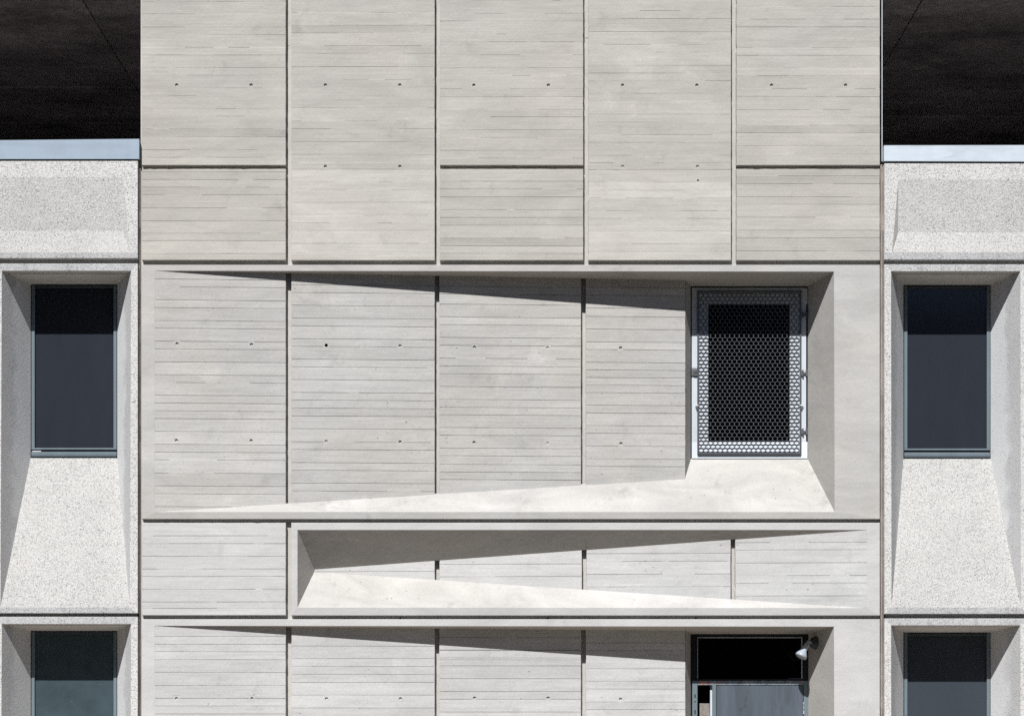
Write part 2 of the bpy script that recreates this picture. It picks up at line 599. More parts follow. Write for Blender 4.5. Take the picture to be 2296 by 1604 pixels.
ends = [(318, 641), (653, 975), (986, 1308), (1319, 1639.5), (1651, 1973)]
spec = [
    (0, TOP, 370.5, up_from(c1u[0], TOP, 1) + c1u, [H(396, 190.5), H(563, 190.5), H(396, -60), H(563, -60)], 0.66, T_up),
    (0, 378.5, 583, c1l, [], 0.88, lambda v: 0.975 if v > 440 else 0.99),
    (1, TOP, 583.5, up_from(c2[0], TOP, 2) + c2, [H(729.5, 190.5), H(896.5, 190.5), H(729.5, 373), H(896.5, 373)], 0.69, T_pale),
    (2, TOP, 370.5, up_from(c3u[0], TOP, 3) + c3u, [H(1062.5, 191), H(1229.5, 191)], 0.68, T_up),
    (2, 378.5, 583.5, c3l, [], 0.93, lambda v: 0.99),
    (3, TOP, 583.5, up_from(c4[0], TOP, 4) + c4, [H(1396, 191), H(1562.5, 191), H(1396, 373.5, 0, 0.0003), H(1564, 373.5, 0, 0.0004),
                                                  H(1565, 404, 2, 0.0006, 2.4)], 0.69, T_pale),
    (4, TOP, 370.5, up_from(c5u[0], TOP, 5) + c5u, [H(1730, 191), H(1896, 191)], 0.68, T_up),
    (4, 378.5, 583.5, c5l, [], 0.75, lambda v: 0.975),
]
for k, (c, v0, v1, ln, ho, p, tf) in enumerate(spec):
    mb = MB()
    boards(mb, ends[c][0], ends[c][1], v0, v1, flat, ln, ho, seed=20 + k, p=p, tint=tf, depth=0.00019)
    mb.build('wall_panel', [M['upper'], M['hole'], M['rust']], tower)
mb = MB()
boards(mb, 318, 641, 1171, 1378.5, flat, z4(320, 375, 464, 554, 607, 697, 787, 832), [], seed=40, p=0.82)
mb.build('wall_panel', [M['low'], M['hole'], M['rust']], tower)

# the wall behind the joints, and the solid mass of the block behind everything
mb = MB()
jr = 0.0030
for (u0, u1, v0, v1) in ((313, 1975.5, TOP, 598), (313, 323, 598, 2180), (1968, 1975.5, 598, 2180),
                         (323, 1968, 1158, 1175), (323, 1968, 1373, 1392), (636, 658, 1175, 1373)):
    mb.rect(u0, u1, v0, v1, jr)
mb.uf([(313, TOP, jr), (313, 2180, jr), (313, 2180, 0.66), (313, TOP, 0.66)])
mb.uf([(1975.5, 2180, jr), (1975.5, TOP, jr), (1975.5, TOP, 0.66), (1975.5, 2180, 0.66)])
mb.uf([(313, TOP, jr), (313, TOP, 0.66), (1975.5, TOP, 0.66), (1975.5, TOP, jr)])
mb.rect(313.5, 1975, TOP + 1, 2180, 0.05)
mb.build('backing_wall', [M['joint']], tower)
# drilled holes in the groove above the lower recess, and a ring stain above the upper one
for u, v in ((897, 1384.3), (1229, 1384.3), (1561, 1384.0)):
    mb = MB()
    mb.lathe(W(u, v, jr - 0.00012), (0, 1, 0), [(0, 2.3 / S), (0.004, 2.3 / S)], 14)
    mb.build('drain_hole', [M['hole']], tower)


def frame_ring(mb, o, h, tint=1.0, cham=0.9, mat=(0, 0, 0, 0), side=(1, 1, 0.9, 1)):
    """front face between outer rectangle o=(u0,u1,v0,v1) and opening corners h=(TL,TR,BR,BL), with chamfered outer edges"""
    u0, u1, v0, v1 = o
    c, cr = cham, cham / S / D
    P = [(u0 + c, v0 + c), (u1 - c, v0 + c), (u1 - c, v1 - c), (u0 + c, v1 - c)]
    O = [(u0, v0), (u1, v0), (u1, v1), (u0, v1)]
    for k in range(4):
        j = (k + 1) % 4
        mb.uf([(*P[k], 0), (*P[j], 0), (*h[j], 0), (*h[k], 0)], tint * side[k], mat[k])
        mb.uf([(*P[k], 0), (*P[j], 0), (*O[j], cr), (*O[k], cr)], tint, mat[k])
        mb.uf([(*O[k], cr), (*O[j], cr), (*O[j], 0.0034), (*O[k], 0.0034)], tint, mat[k])


def big_recess(dv, vtop, vbot, full, mat_face, mat_in, bmat, seeds, lines4, holes, tintf):
    """panel with a recess that deepens from nothing on the left to a window on the right"""
    r1, rw = 0.0125, 0.0209
    e_t, e_b = un(1537, 628, r1), un(1537, 1069, 0.01325)
    w_tl, w_tr, w_bl, w_br = un(1549, 642, rw), un(1811, 642, rw), un(1549, 1028, rw), un(1811, 1028, rw)
    s = lambda q: (q[0], q[1] + dv, q[2])
    ftl, ftr, fbl, fbr = (347, 606.5 + dv), (1870, 608.5 + dv), (347, 1147 + dv), (1871.5, 1147 + dv)
    e_t, e_b, w_tl, w_tr, w_bl, w_br = map(s, (e_t, e_b, w_tl, w_tr, w_bl, w_br))
    if not full:    # reaches the ground: the door bay
        vb = 2172.0
        fbl, fbr = (347, vb), (1871.5, vb)
        e_b, w_bl, w_br = (e_b[0], vb, r1), (w_bl[0], vb, rw), (w_br[0], vb, rw)
    mb = MB()
    frame_ring(mb, (318, 1973, vtop, vbot), (ftl, ftr, fbr, fbl))
    f3 = lambda q: (q[0], q[1], 0.0)
    f1t = (e_t[0], ftl[1] + 1.5, 0.0)
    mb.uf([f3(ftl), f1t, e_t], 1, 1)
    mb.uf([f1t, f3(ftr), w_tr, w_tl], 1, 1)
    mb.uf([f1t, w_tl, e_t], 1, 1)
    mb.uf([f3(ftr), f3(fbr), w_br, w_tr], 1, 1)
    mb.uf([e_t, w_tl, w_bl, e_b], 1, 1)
    f1b = (e_b[0], fbl[1], 0.0)
    mb.uf([f3(fbl), e_b, f1b], 1, 3)
    mb.uf([f1b, w_bl, w_br, f3(fbr)], 1, 3)
    mb.uf([f1b, e_b, w_bl], 1, 3)
    # backing of the tapered wall, seen at the bottom of its joints
    kk = r1 / (e_t[0] - 347)
    rf = lambda u: kk * (u - 347) + 0.00005
    mb.rect(620, e_t[0] - 6, ftl[1] - 4, fbl[1] + 4, lambda u: rf(u) + 0.0030, 1, 2)
    rec = mb.build('recessed_panel', [mat_face, mat_in, M['joint'], M['sill']], tower)
    X = lambda x: CX + (x - CX) * (1 + kk * (x - 347) * 1.0)
    cols = [(347.0, X(641)), (X(653), X(975)), (X(985), X(1303)), (X(1313.5), e_t[0])]
    for i, (a, b) in enumerate(cols):
        um = (a + b) / 2
        rr = rf(um)
        ln = [CY + (y - CY) * (1 + rr) for y in lines4[i]]
        ho = []
        for (x, y, m, d, rad) in holes[i]:
            q = un(x, y, rf(X(x)))
            ho.append((q[0], q[1], rad, d, m))
        tv = lambda u: ftl[1] + (u - 347) * (e_t[1] - ftl[1]) / (e_t[0] - 347)
        bv = lambda u: fbl[1] + (u - 347) * (e_b[1] - fbl[1]) / (e_b[0] - 347)
        m2 = MB()
        boards(m2, a, b, tv(a) - (2 if i else 0.2), bv(a) + (5 if (i and full) else 0.0), rf, ln, ho, seed=seeds + i, p=0.985,
               tint=tintf[i], sides='lr' if i else 'r', depth=0.00034)
        m2.build('board_panel', [bmat, M['hole'], M['rust']], rec)
    return rec, (w_tl, w_tr, w_bl, w_br)


hh = lambda x, y, m=0, d=HD, rad=RH: (x, y, m, d, rad)
l1 = z8(28, 77, 162, 211, 294, 343, 426, 475, 558, 641, 690, 772, 822, 872, 921, 1003, 1086, 1136, 1185, 1270, 1352, 1403, 1485)
l2 = z8(65, 115, 196, 278, 328, 410, 459, 541, 590, 672, 754, 803, 854, 904, 986, 1070, 1120, 1203, 1252, 1334, 1384)
zz = lambda *a: [(1040 + q / 2.005) / 1.784 for q in a]
l3 = zz(357, 460, 520, 623, 686, 788, 851, 913, 1016, 1119, 1182, 1242, 1344, 1405, 1508, 1569) + [643, 660, 1041, 1058, 1075]
yy = lambda q: (1040 + q / 1.4847) / 1.784
l4 = [yy(q) for q in (336, 411, 487, 532, 608, 653, 698, 743, 788, 862, 908, 983, 1028, 1104, 1180, 1224)] + [645, 662, 690.6]
up_h = [[hh(397, 770), hh(564, 772), hh(395.5, 986.5), hh(563, 987)],
        [hh(731.5, 773.5, 1, 0.0016), hh(897, 775), hh(731.5, 989, 0, 0.0004), hh(897, 990)],
        [hh(1064, 777.5), hh(1228, 779, 0, 0.0004), hh(1063, 991), hh(1228, 993, 0, 0.0003)],
        [hh(1391.5, 779.5), hh(1392.5, 993.5)]]
one = lambda v: 1.0
rec_up, win_up = big_recess(0, 593.5, 1163, True, M['smooth'], M['reveal'], M['mid'], 60, [l1, l2, l3, l4], up_h,
                            [lambda v: 1.0 if v < 900 else 1.03, one, lambda v: 0.99, one])
k1 = z4(1030, 1085, 1138, 1194, 1285, 1376, 1467, 1521, 1577)
k2 = z4(1098, 1186, 1242, 1298, 1355, 1444, 1535)
k3 = [(1960 + q / 1.778) / 1.784 for q in (1134, 1190, 1246, 1337, 1428, 1484, 1574)] + [1428, 1457, 1478, 1712]
k4 = [(1960 + q / 1.778) / 1.784 for q in (1267, 1355, 1411, 1503, 1557)] + [1440, 1457]
ext = lambda a, s: a + [q for q in board_lines(max(a) + 20, 2160, s)]
lo_h = [[hh(395.5, 1564.5), hh(565, 1564.5)], [hh(732, 1565), hh(898, 1565)], [hh(1064, 1563.5), hh(1229, 1563.5)], [hh(1391.5, 1566)]]
rec_lo, win_lo = big_recess(795, 1387, 2172, False, M['smooth_pale'], M['reveal'], M['low'], 70,
                            [ext(k1, 1), ext(k2, 2), ext(k3, 3), ext(k4, 4)], lo_h,
                            [lambda v: 0.96, lambda v: 0.93 if v < 1520 else 0.98, lambda v: 0.92 if v < 1510 else 0.97, lambda v: 1.0])

# the middle band: a recess that deepens to the left
rn = 0.0128
n_t, n_b = un(704.6, 1275.5, rn), un(704.6, 1281, rn)
mb = MB()
h = ((667, 1187), (1943, 1187), (1943, 1362), (667, 1361))
frame_ring(mb, (653, 1973, 1171, 1379), h)
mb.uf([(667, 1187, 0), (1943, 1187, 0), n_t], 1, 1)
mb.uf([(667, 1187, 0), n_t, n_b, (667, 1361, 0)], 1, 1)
mb.uf([(667, 1361, 0), n_b, (1943, 1362, 0)], 1.03, 3)
kn = rn / (1943 - n_t[0])
rfn = lambda u: kn * (1943 - u) + 0.00005
mb.rect(n_t[0] + 60, 1700, 1190, 1358, lambda u: rfn(u) + 0.0030, 1, 2)
niche = mb.build('recessed_panel', [M['smooth_pale'], M['reveal'], M['joint'], M['sill']], tower)
XN = lambda x: CX + (x - CX) * (1 + kn * (1943 - x))
tn_ = lambda u: 1187 + (1943 - u) * (n_t[1] - 1187) / (1943 - n_t[0])
bn_ = lambda u: 1361.5 + (1943 - u) * (n_b[1] - 1361.5) / (1943 - n_t[0])
ncol = [(n_t[0], XN(975), [1280.3]), (XN(985.5), XN(1305), z6() + [(1960 + q / 1.778) / 1.784 for q in (523, 612)]),
        (XN(1315), XN(1638.5), z6(643, 722, 853, 982)), (XN(1648.5), 1942, z6(530, 606, 738, 868, 944, 1075))]
ncol[3] = (ncol[3][0], 1943.0, ncol[3][2])
for i, (a, b, ln) in enumerate(ncol):
    m2 = MB()
    ln = [CY + (y - CY) * (1 + rfn((a + b) / 2)) for y in ln]
    boards(m2, a, b, tn_(b) - (2 if i < 3 else 0), bn_(b) + (2 if i < 3 else 0), rfn, ln, [], seed=90 + i, p=0.88,
           tint=lambda v: 1.0, sides='lr' if i < 3 else 'l')
    m2.build('board_panel', [M['low'], M['hole'], M['rust']], niche)

# sealant in the joints between the block and its wings, and the metal edge of the right corner
for (u0, u1, rr) in ((309, 313.2, 0.0022), (1975.3, 1983, 0.0022)):
    mb = MB()
    v0 = 360 if u0 < 1000 else 366
    step = 37
    v = v0
    rg = random.Random(int(u0))
    while v < 2180:
        mb.rect(u0, u1, v, min(2180, v + step), rr, rg.uniform(0.75, 1.2) * (1.0 if v > 480 else 1.4))
        v += step
    if u0 > 1000:
        mb.box(1976.6, 1978.6, v0, 2180, 0.0012, 0.0024, 0.3, 1.6)
    mb.build('sealant_strip', [M['seal']], tower)
mb = MB()
mb.box(1975.6, 1977.2, TOP, 364, 0.0006, 0.0030, 0.2, 1, 1)
mb.box(1977.3, 1979.0, TOP, 361, 0.0004, 0.0030, 0.3)
mb.build('edge_trim', [M['galv'], M['frame_dark']], tower)

# ------------------------------------------------------------------ window in the upper recess
wtl, wtr, wbl, wbr = win_up
rw = 0.0209
ux = lambda x: CX + (x - CX) * (1 + rw)
vy = lambda y: CY + (y - CY) * (1 + rw)
win = bpy.data.objects.new('window', None)
COL.objects.link(win)
win.parent = tower
mb = MB()
fo, fi = (ux(1549), ux(1811), vy(642), vy(1028)), (ux(1588), ux(1770.5), vy(681), vy(990))
t0 = rw - 0.0005
# dark gap round the frame, then the flat white frame in four boards
mb.box(fo[0] - 1, fo[1] + 1, fo[2] - 1, fo[3] + 1, rw + 0.0012, rw + 0.004, 0, 1, 1)
a, b, c, d = fo[0] + 2.2, fo[1] - 0.8, fo[2] + 3.4, fo[3] - 0.6
mb.box(a, b, c, fi[2], t0, rw + 0.0013, 0.3)
mb.box(a, b, fi[3], d, t0, rw + 0.0013, 0.3, 1.2)
mb.box(a, fi[0], fi[2] + 0.2, fi[3] - 0.2, t0 + 0.00005, rw + 0.0013, 0.3, 0.98)
mb.box(fi[1], b - 3.0, fi[2] + 0.2, fi[3] - 0.2, t0 + 0.00005, rw + 0.0013, 0.3, 0.98)
mb.build('frame', [M['white'], M['frame_dark']], win)
mb = MB()
mb.rect(fi[0] - 3, fi[1] + 3, fi[2] - 3, fi[3] + 3, rw + 0.0011)
mb.build('pane', [M['black']], win)

# hinged security grille in front of it
g_r = 0.0198
gx = lambda x: CX + (x - CX) * (1 + g_r)
gy = lambda y: CY + (y - CY) * (1 + g_r)
grille = thing('security_grille', 'charcoal hexagonal mesh security grille hinged over the white-framed window', 'grille',
               W(gx(1680), gy(1021), g_r))
o = (gx(1563.5), gx(1797), gy(651), gy(1021))
mb = MB()
bw = 4.0
mb.box(o[0], o[1], o[2], o[2] + bw, g_r, g_r + 0.0006, 0.4)
mb.box(o[0], o[1], o[3] - bw - 3, o[3] - 3.4, g_r, g_r + 0.0006, 0.4)
mb.box(o[0] + 1, o[1] - 1, o[3] - 3.2, o[3], g_r + 0.0001, g_r + 0.0006, 0.3, 0.5)
mb.box(o[0], o[0] + bw, o[2] + bw, o[3] - bw - 3, g_r, g_r + 0.0006, 0.4)
mb.box(o[1] - bw, o[1], o[2] + bw, o[3] - bw - 3, g_r, g_r + 0.0006, 0.4)
mb.build('border_frame', [M['grille']], grille)
mb = MB()
pu, pv, wd = 10.72 * 1.0198, 8.22 * 1.0198, 1.5
e_v = pv * 0.69     # length of the upright strand
u0, u1, v0, v1 = o[0] + bw - 1, o[1] - bw + 1, o[2] + bw - 1, o[3] - bw - 2
ra, rb = g_r + 0.00010, g_r + 0.00050


def bar(p, q, w):
    du, dv = q[0] - p[0], q[1] - p[1]
    L = math.hypot(du, dv)
    nu, nv = -dv / L * w / 2, du / L * w / 2
    cl = lambda z: (min(max(z[0], u0), u1), min(max(z[1], v0), v1))
    pts = [cl((p[0] + nu, p[1] + nv)), cl((q[0] + nu, q[1] + nv)), cl((q[0] - nu, q[1] - nv)), cl((p[0] - nu, p[1] - nv))]
    if max(abs(pts[0][0] - pts[2][0]), abs(pts[0][1] - pts[2][1])) < 0.8:
        return
    if abs(du) < 0.5:       # upright strand: two facets meeting in a ridge
        a1, b1, b2, a2 = pts
        ma = ((a1[0] + a2[0]) / 2, (a1[1] + a2[1]) / 2, ra - 0.00003)
        mb_ = ((b1[0] + b2[0]) / 2, (b1[1] + b2[1]) / 2, ra - 0.00003)
        mb.uf([(*a1, ra), (*b1, ra), mb_, ma])
        mb.uf([ma, mb_, (*b2, ra), (*a2, ra)])
    else:
        mb.uf([(*z, ra) for z in pts])
    for k in range(4):
        m_, n_ = pts[k], pts[(k + 1) % 4]
        mb.uf([(*m_, ra), (*n_, ra), (*n_, rb), (*m_, rb)])


row = 0
y = v0 - pv
while y < v1 + pv:
    x = u0 - pu + (pu / 2 if row % 2 else 0)
    while x < u1 + pu:
        # cell boundary: upright on the left side, two slants meeting at the top
        if v0 - 2 < y < v1 + 2 and u0 < x < u1:
            bar((x, y - e_v / 2), (x, y + e_v / 2), wd)
        hh_ = pv - e_v
        for sx in (-1, 1):
            a, b = (x, y - e_v / 2), (x + sx * pu / 2, y - e_v / 2 - hh_)
            mid = ((a[0] + b[0]) / 2, (a[1] + b[1]) / 2)
            if u0 < mid[0] < u1 and v0 < mid[1] < v1:
                bar(a, b, wd * 0.56)
        x += pu
    y += pv
    row += 1
mb.build('mesh_screen', [M['grille']], grille)
for yh in (705, 836, 967):
    mb = MB()
    xa, xb, yb = gx(1796), gx(1810.5), gy(yh)
    mb.box(xa, xa + 5.5, yb - 6, yb + 5.5, g_r - 0.0003, g_r + 0.0006, 0.6)
    mb.box(xa + 4, xb - 3, yb - 2.4, yb + 3, g_r - 0.0001, g_r + 0.0006, 0.5)
    mb.box(xb - 4, xb, yb - 7.5, yb + 7, g_r, g_r + 0.0008, 0.5)
    mb.lathe(W(xa + 4.2, yb - 7, g_r - 0.0003), (0, 0, -1), [(0, 1.9 / S), (13.5 / S, 1.9 / S)], 10)
    mb.build('hinge', [M['steel']], grille)
mb = MB()
xa, yb = gx(1549.5), gy(836)
mb.box(xa + 1, xa + 7, yb - 6, yb + 6, g_r, g_r + 0.0010, 0.6)
mb.box(xa + 6, gx(1564), yb - 5, yb - 0.5, g_r - 0.0002, g_r + 0.0004, 0.4)
mb.box(xa + 6, gx(1564), yb + 1.2, yb + 6, g_r - 0.0002, g_r + 0.0004, 0.4)
mb.box(xa + 1, gx(1566), yb - 13, yb - 12.2, g_r, g_r + 0.0003)
mb.box(xa + 1, gx(1566), yb - 9.8, yb - 9.0, g_r, g_r + 0.0003)
mb.build('latch', [M['steel']], grille)
for xs in (1562.5, 1797.5):
    mb = MB()
    mb.box(gx(xs) - 3.6, gx(xs) + 3.6, gy(907), gy(909.8), g_r - 0.0005, g_r + 0.0001, 0.3)
    mb.box(gx(xs) - 1.6, gx(xs) + 1.8, gy(910), gy(916), g_r - 0.0003, g_r + 0.0001, 0.3, 0.25)
    mb.build('clip_and_glint', [M['galv']], grille)

# ------------------------------------------------------------------ door bay in the lower recess
VB = 2172.0
mb = MB()
x_l, x_r = ux(1549), ux(1813)
vt = vy(1412)
# outer frame: head, jambs, transom bar, mullion
q0 = rw - 0.0006
mb.box(x_l, x_r, vt, vy(1427), q0, rw + 0.003, 0.4, 1.0, 1)
mb.box(x_l, ux(1563), vy(1427.2), vy(1520.5), q0, rw + 0.003, 0.4, 1.0, 1)
mb.box(ux(1799.5), x_r, vy(1427.2), vy(1520.5), q0, rw + 0.003, 0.4, 1.0, 1)
mb.box(x_l, x_r, vy(1520.7), vy(1524.5), q0 + 0.00005, rw + 0.003, 0.3, 1.0, 1)
mb.box(ux(1552), ux(1563.5), vy(1524.7), VB, q0, rw + 0.003, 0.5)
mb.box(ux(1801.8), ux(1812), vy(1524.7), VB, q0, rw + 0.003, 0.5)
mb.box(ux(1563.7), ux(1801.6), vy(1524.7), vy(1534.6), q0 + 0.00008, rw + 0.003, 0.4, 1.0, 2)
mb.box(ux(1597), ux(1605.5), vy(1534.8), VB, q0, rw + 0.003, 0.5)
# peeled marks on the left jamb
for (yv, hv) in ((1555, 7), (1560, 3), (1570, 3), (1590, 6), (1596, 4)):
    mb.box(ux(1557), ux(1559.4), vy(yv), vy(yv + hv), q0 - 0.00006, q0 + 0.0001, 0.1, 1.0, 1)
# bare red primer where the transom paint has peeled
rg = random.Random(3)
for (xa, xb, ya, yb) in ((1564.5, 1583, 1525.3, 1533.6), (1583, 1592, 1526.5, 1534), (1606, 1611, 1527, 1533.8), (1612, 1617, 1525.4, 1531), (1791, 1797, 1526, 1531.5),
                         (1560.5, 1564.3, 1526.0, 1530.0)):
    n = 12
    cxm, cym = (xa + xb) / 2, (ya + yb) / 2
    ring = []
    for k in range(n):
        a = 2 * math.pi * k / n
        ca, sa = math.cos(a), math.sin(a)
        m = (abs(ca) ** 4 + abs(sa) ** 4) ** 0.25
        q = rg.uniform(0.8, 1.0)
        ring.append((ux(cxm + (xb - xa) / 2 * ca / m * q), vy(cym + (yb - ya) / 2 * sa / m * q), q0 + 0.00003))
    mb.uf(ring, rg.uniform(0.85, 1.15), 3)
mb.build('door_frame', [M['frame_blue'], M['frame_dark'], M['peel'], paint('bare_red_primer', (0.30, 0.165, 0.14), 0.8, 0.1, 0.25, scale=20.0)], tower)
tw = bpy.data.objects.new('transom_window', None)
COL.objects.link(tw)
tw.parent = tower
mb = MB()
for (a, b, c, d) in ((1563.5, 1799, 1427, 1429.2), (1563.5, 1564.9, 1429.4, 1521), (1797, 1799, 1429.4, 1521), (1766, 1797, 1520.0, 1521)):
    mb.box(ux(a), ux(b), vy(c), vy(d), rw - 0.0003, rw + 0.001, 0.2)
mb.build('glazing_bead', [paint('pale_glazing_bead', (0.36, 0.40, 0.44), 0.5, 0.3, 0.25)], tw)
mb = MB()
mb.rect(ux(1562), ux(1800), vy(1426), vy(1522), rw + 0.0008)
mb.build('pane', [M['black']], tw)
sl = bpy.data.objects.new('sidelight', None)
COL.objects.link(sl)
sl.parent = tower
mb = MB()
mb.box(ux(1592.3), ux(1596.8), vy(1546), VB, rw - 0.0002, rw + 0.001, 0.2)
mb.build('glazing_bead', [M['white']], sl)
mb = MB()
mb.box(ux(1563.7), ux(1564.9), vy(1535), VB, rw - 0.0002, rw + 0.001, 0.1)
mb.box(ux(1592.3), ux(1596.8), vy(1535), vy(1545.8), rw - 0.0002, rw + 0.001, 0.1, 2.0)
mb.build('frame', [M['frame_dark']], sl)
# a dark box behind the narrow opening
mb = MB()
mb.rect(ux(1560), ux(1600), vy(1530), VB, rw + 0.010)
mb.uf([(ux(1563), vy(1530), rw), (ux(1563), vy(1530), rw + 0.01), (ux(1563), VB, rw + 0.01), (ux(1563), VB, rw)])
mb.build('pane', [M['black']], sl)
sheet = thing('board_sheet', 'grimy brown board standing behind the narrow opening beside the grey door', 'board', W(ux(1580), VB, rw + 0.003))
mb = MB()
mb.box(ux(1569), ux(1591.5), vy(1575.5), VB, rw + 0.0005, rw + 0.0011, 0.3)
mb.build('board', [M['card']], sheet)
dr = bpy.data.objects.new('door', None)
COL.objects.link(dr)
dr.parent = tower
mb = MB()
mb.box(ux(1606.4), ux(1801.0), vy(1535.8), VB - 2, rw - 0.0003, rw + 0.002, 0.6)
mb.build('door_leaf', [M['door']], dr)
mb = MB()
hx = ux(1801.6)
for (a, b, t) in ((1573.5, 1575.5, 2.2), (1576, 1583, 0.8), (1583.4, 1585, 2.0), (1585.4, 1592, 0.8), (1592.4, 1596, 1.8), (1596.5, 1599.5, 1.8)):
    mb.lathe(W(hx, vy(a), rw - 0.0007), (0, 0, -1), [(0, 1.3 / S), ((b - a) / S, 1.3 / S)], 12, t * 0.45)
mb.build('hinge', [M['galv']], dr)

# flood lamp on the right reveal of the door bay
px = lambda x, y, r: W(*un(x, y, r))
lamp = thing('wall_lamp', 'white reflector bulb lamp on a black base above the grey door', 'lamp', px(1826, 1440, 0.0150))
base_c = px(1829, 1440, 0.0148)
jn = Vector((-0.89, -0.45, 0.0)).normalized()
mb = MB()
mb.lathe(base_c - jn * 0.02, jn, [(0, 0.056), (0.022, 0.056), (0.03, 0.054), (0.05, 0.046), (0.068, 0.028), (0.074, 0.012)], 26)
mb.build('lamp_base', [M['lampbase']], lamp, smooth=True)
RL = 0.0095
p_knee, p_top, p_end = px(1812.5, 1437.5, RL), px(1811, 1442, RL), px(1795.5, 1471, RL)
ax = (px(1795.5, 1471, RL - 0.0012) - p_top)
L = ax.length
ax.normalize()
mb = MB()
st = base_c + jn * 0.04
dirn = p_knee - st
mb.lathe(st, dirn, [(0, 0.013), (dirn.length + 0.008, 0.013)], 14, 0.9)
mb.lathe(p_top, ax, [(-0.012, 0.009), (0.0, 0.020), (0.006, 0.023), (0.050, 0.0235), (0.056, 0.022)], 24)
mb.build('lamp_socket', [M['socket']], lamp, smooth=True)
mb = MB()
mb.lathe(p_top + ax * 0.052, ax, [(0, 0.0215), (0.012, 0.023), (0.026, 0.030), (0.042, 0.041), (0.056, 0.0485), (0.066, 0.0510),
                                   (0.074, 0.0490), (0.080, 0.040), (0.085, 0.020), (0.086, 0.004)], 32)
mb.build('bulb', [M['bulb']], lamp, smooth=True)

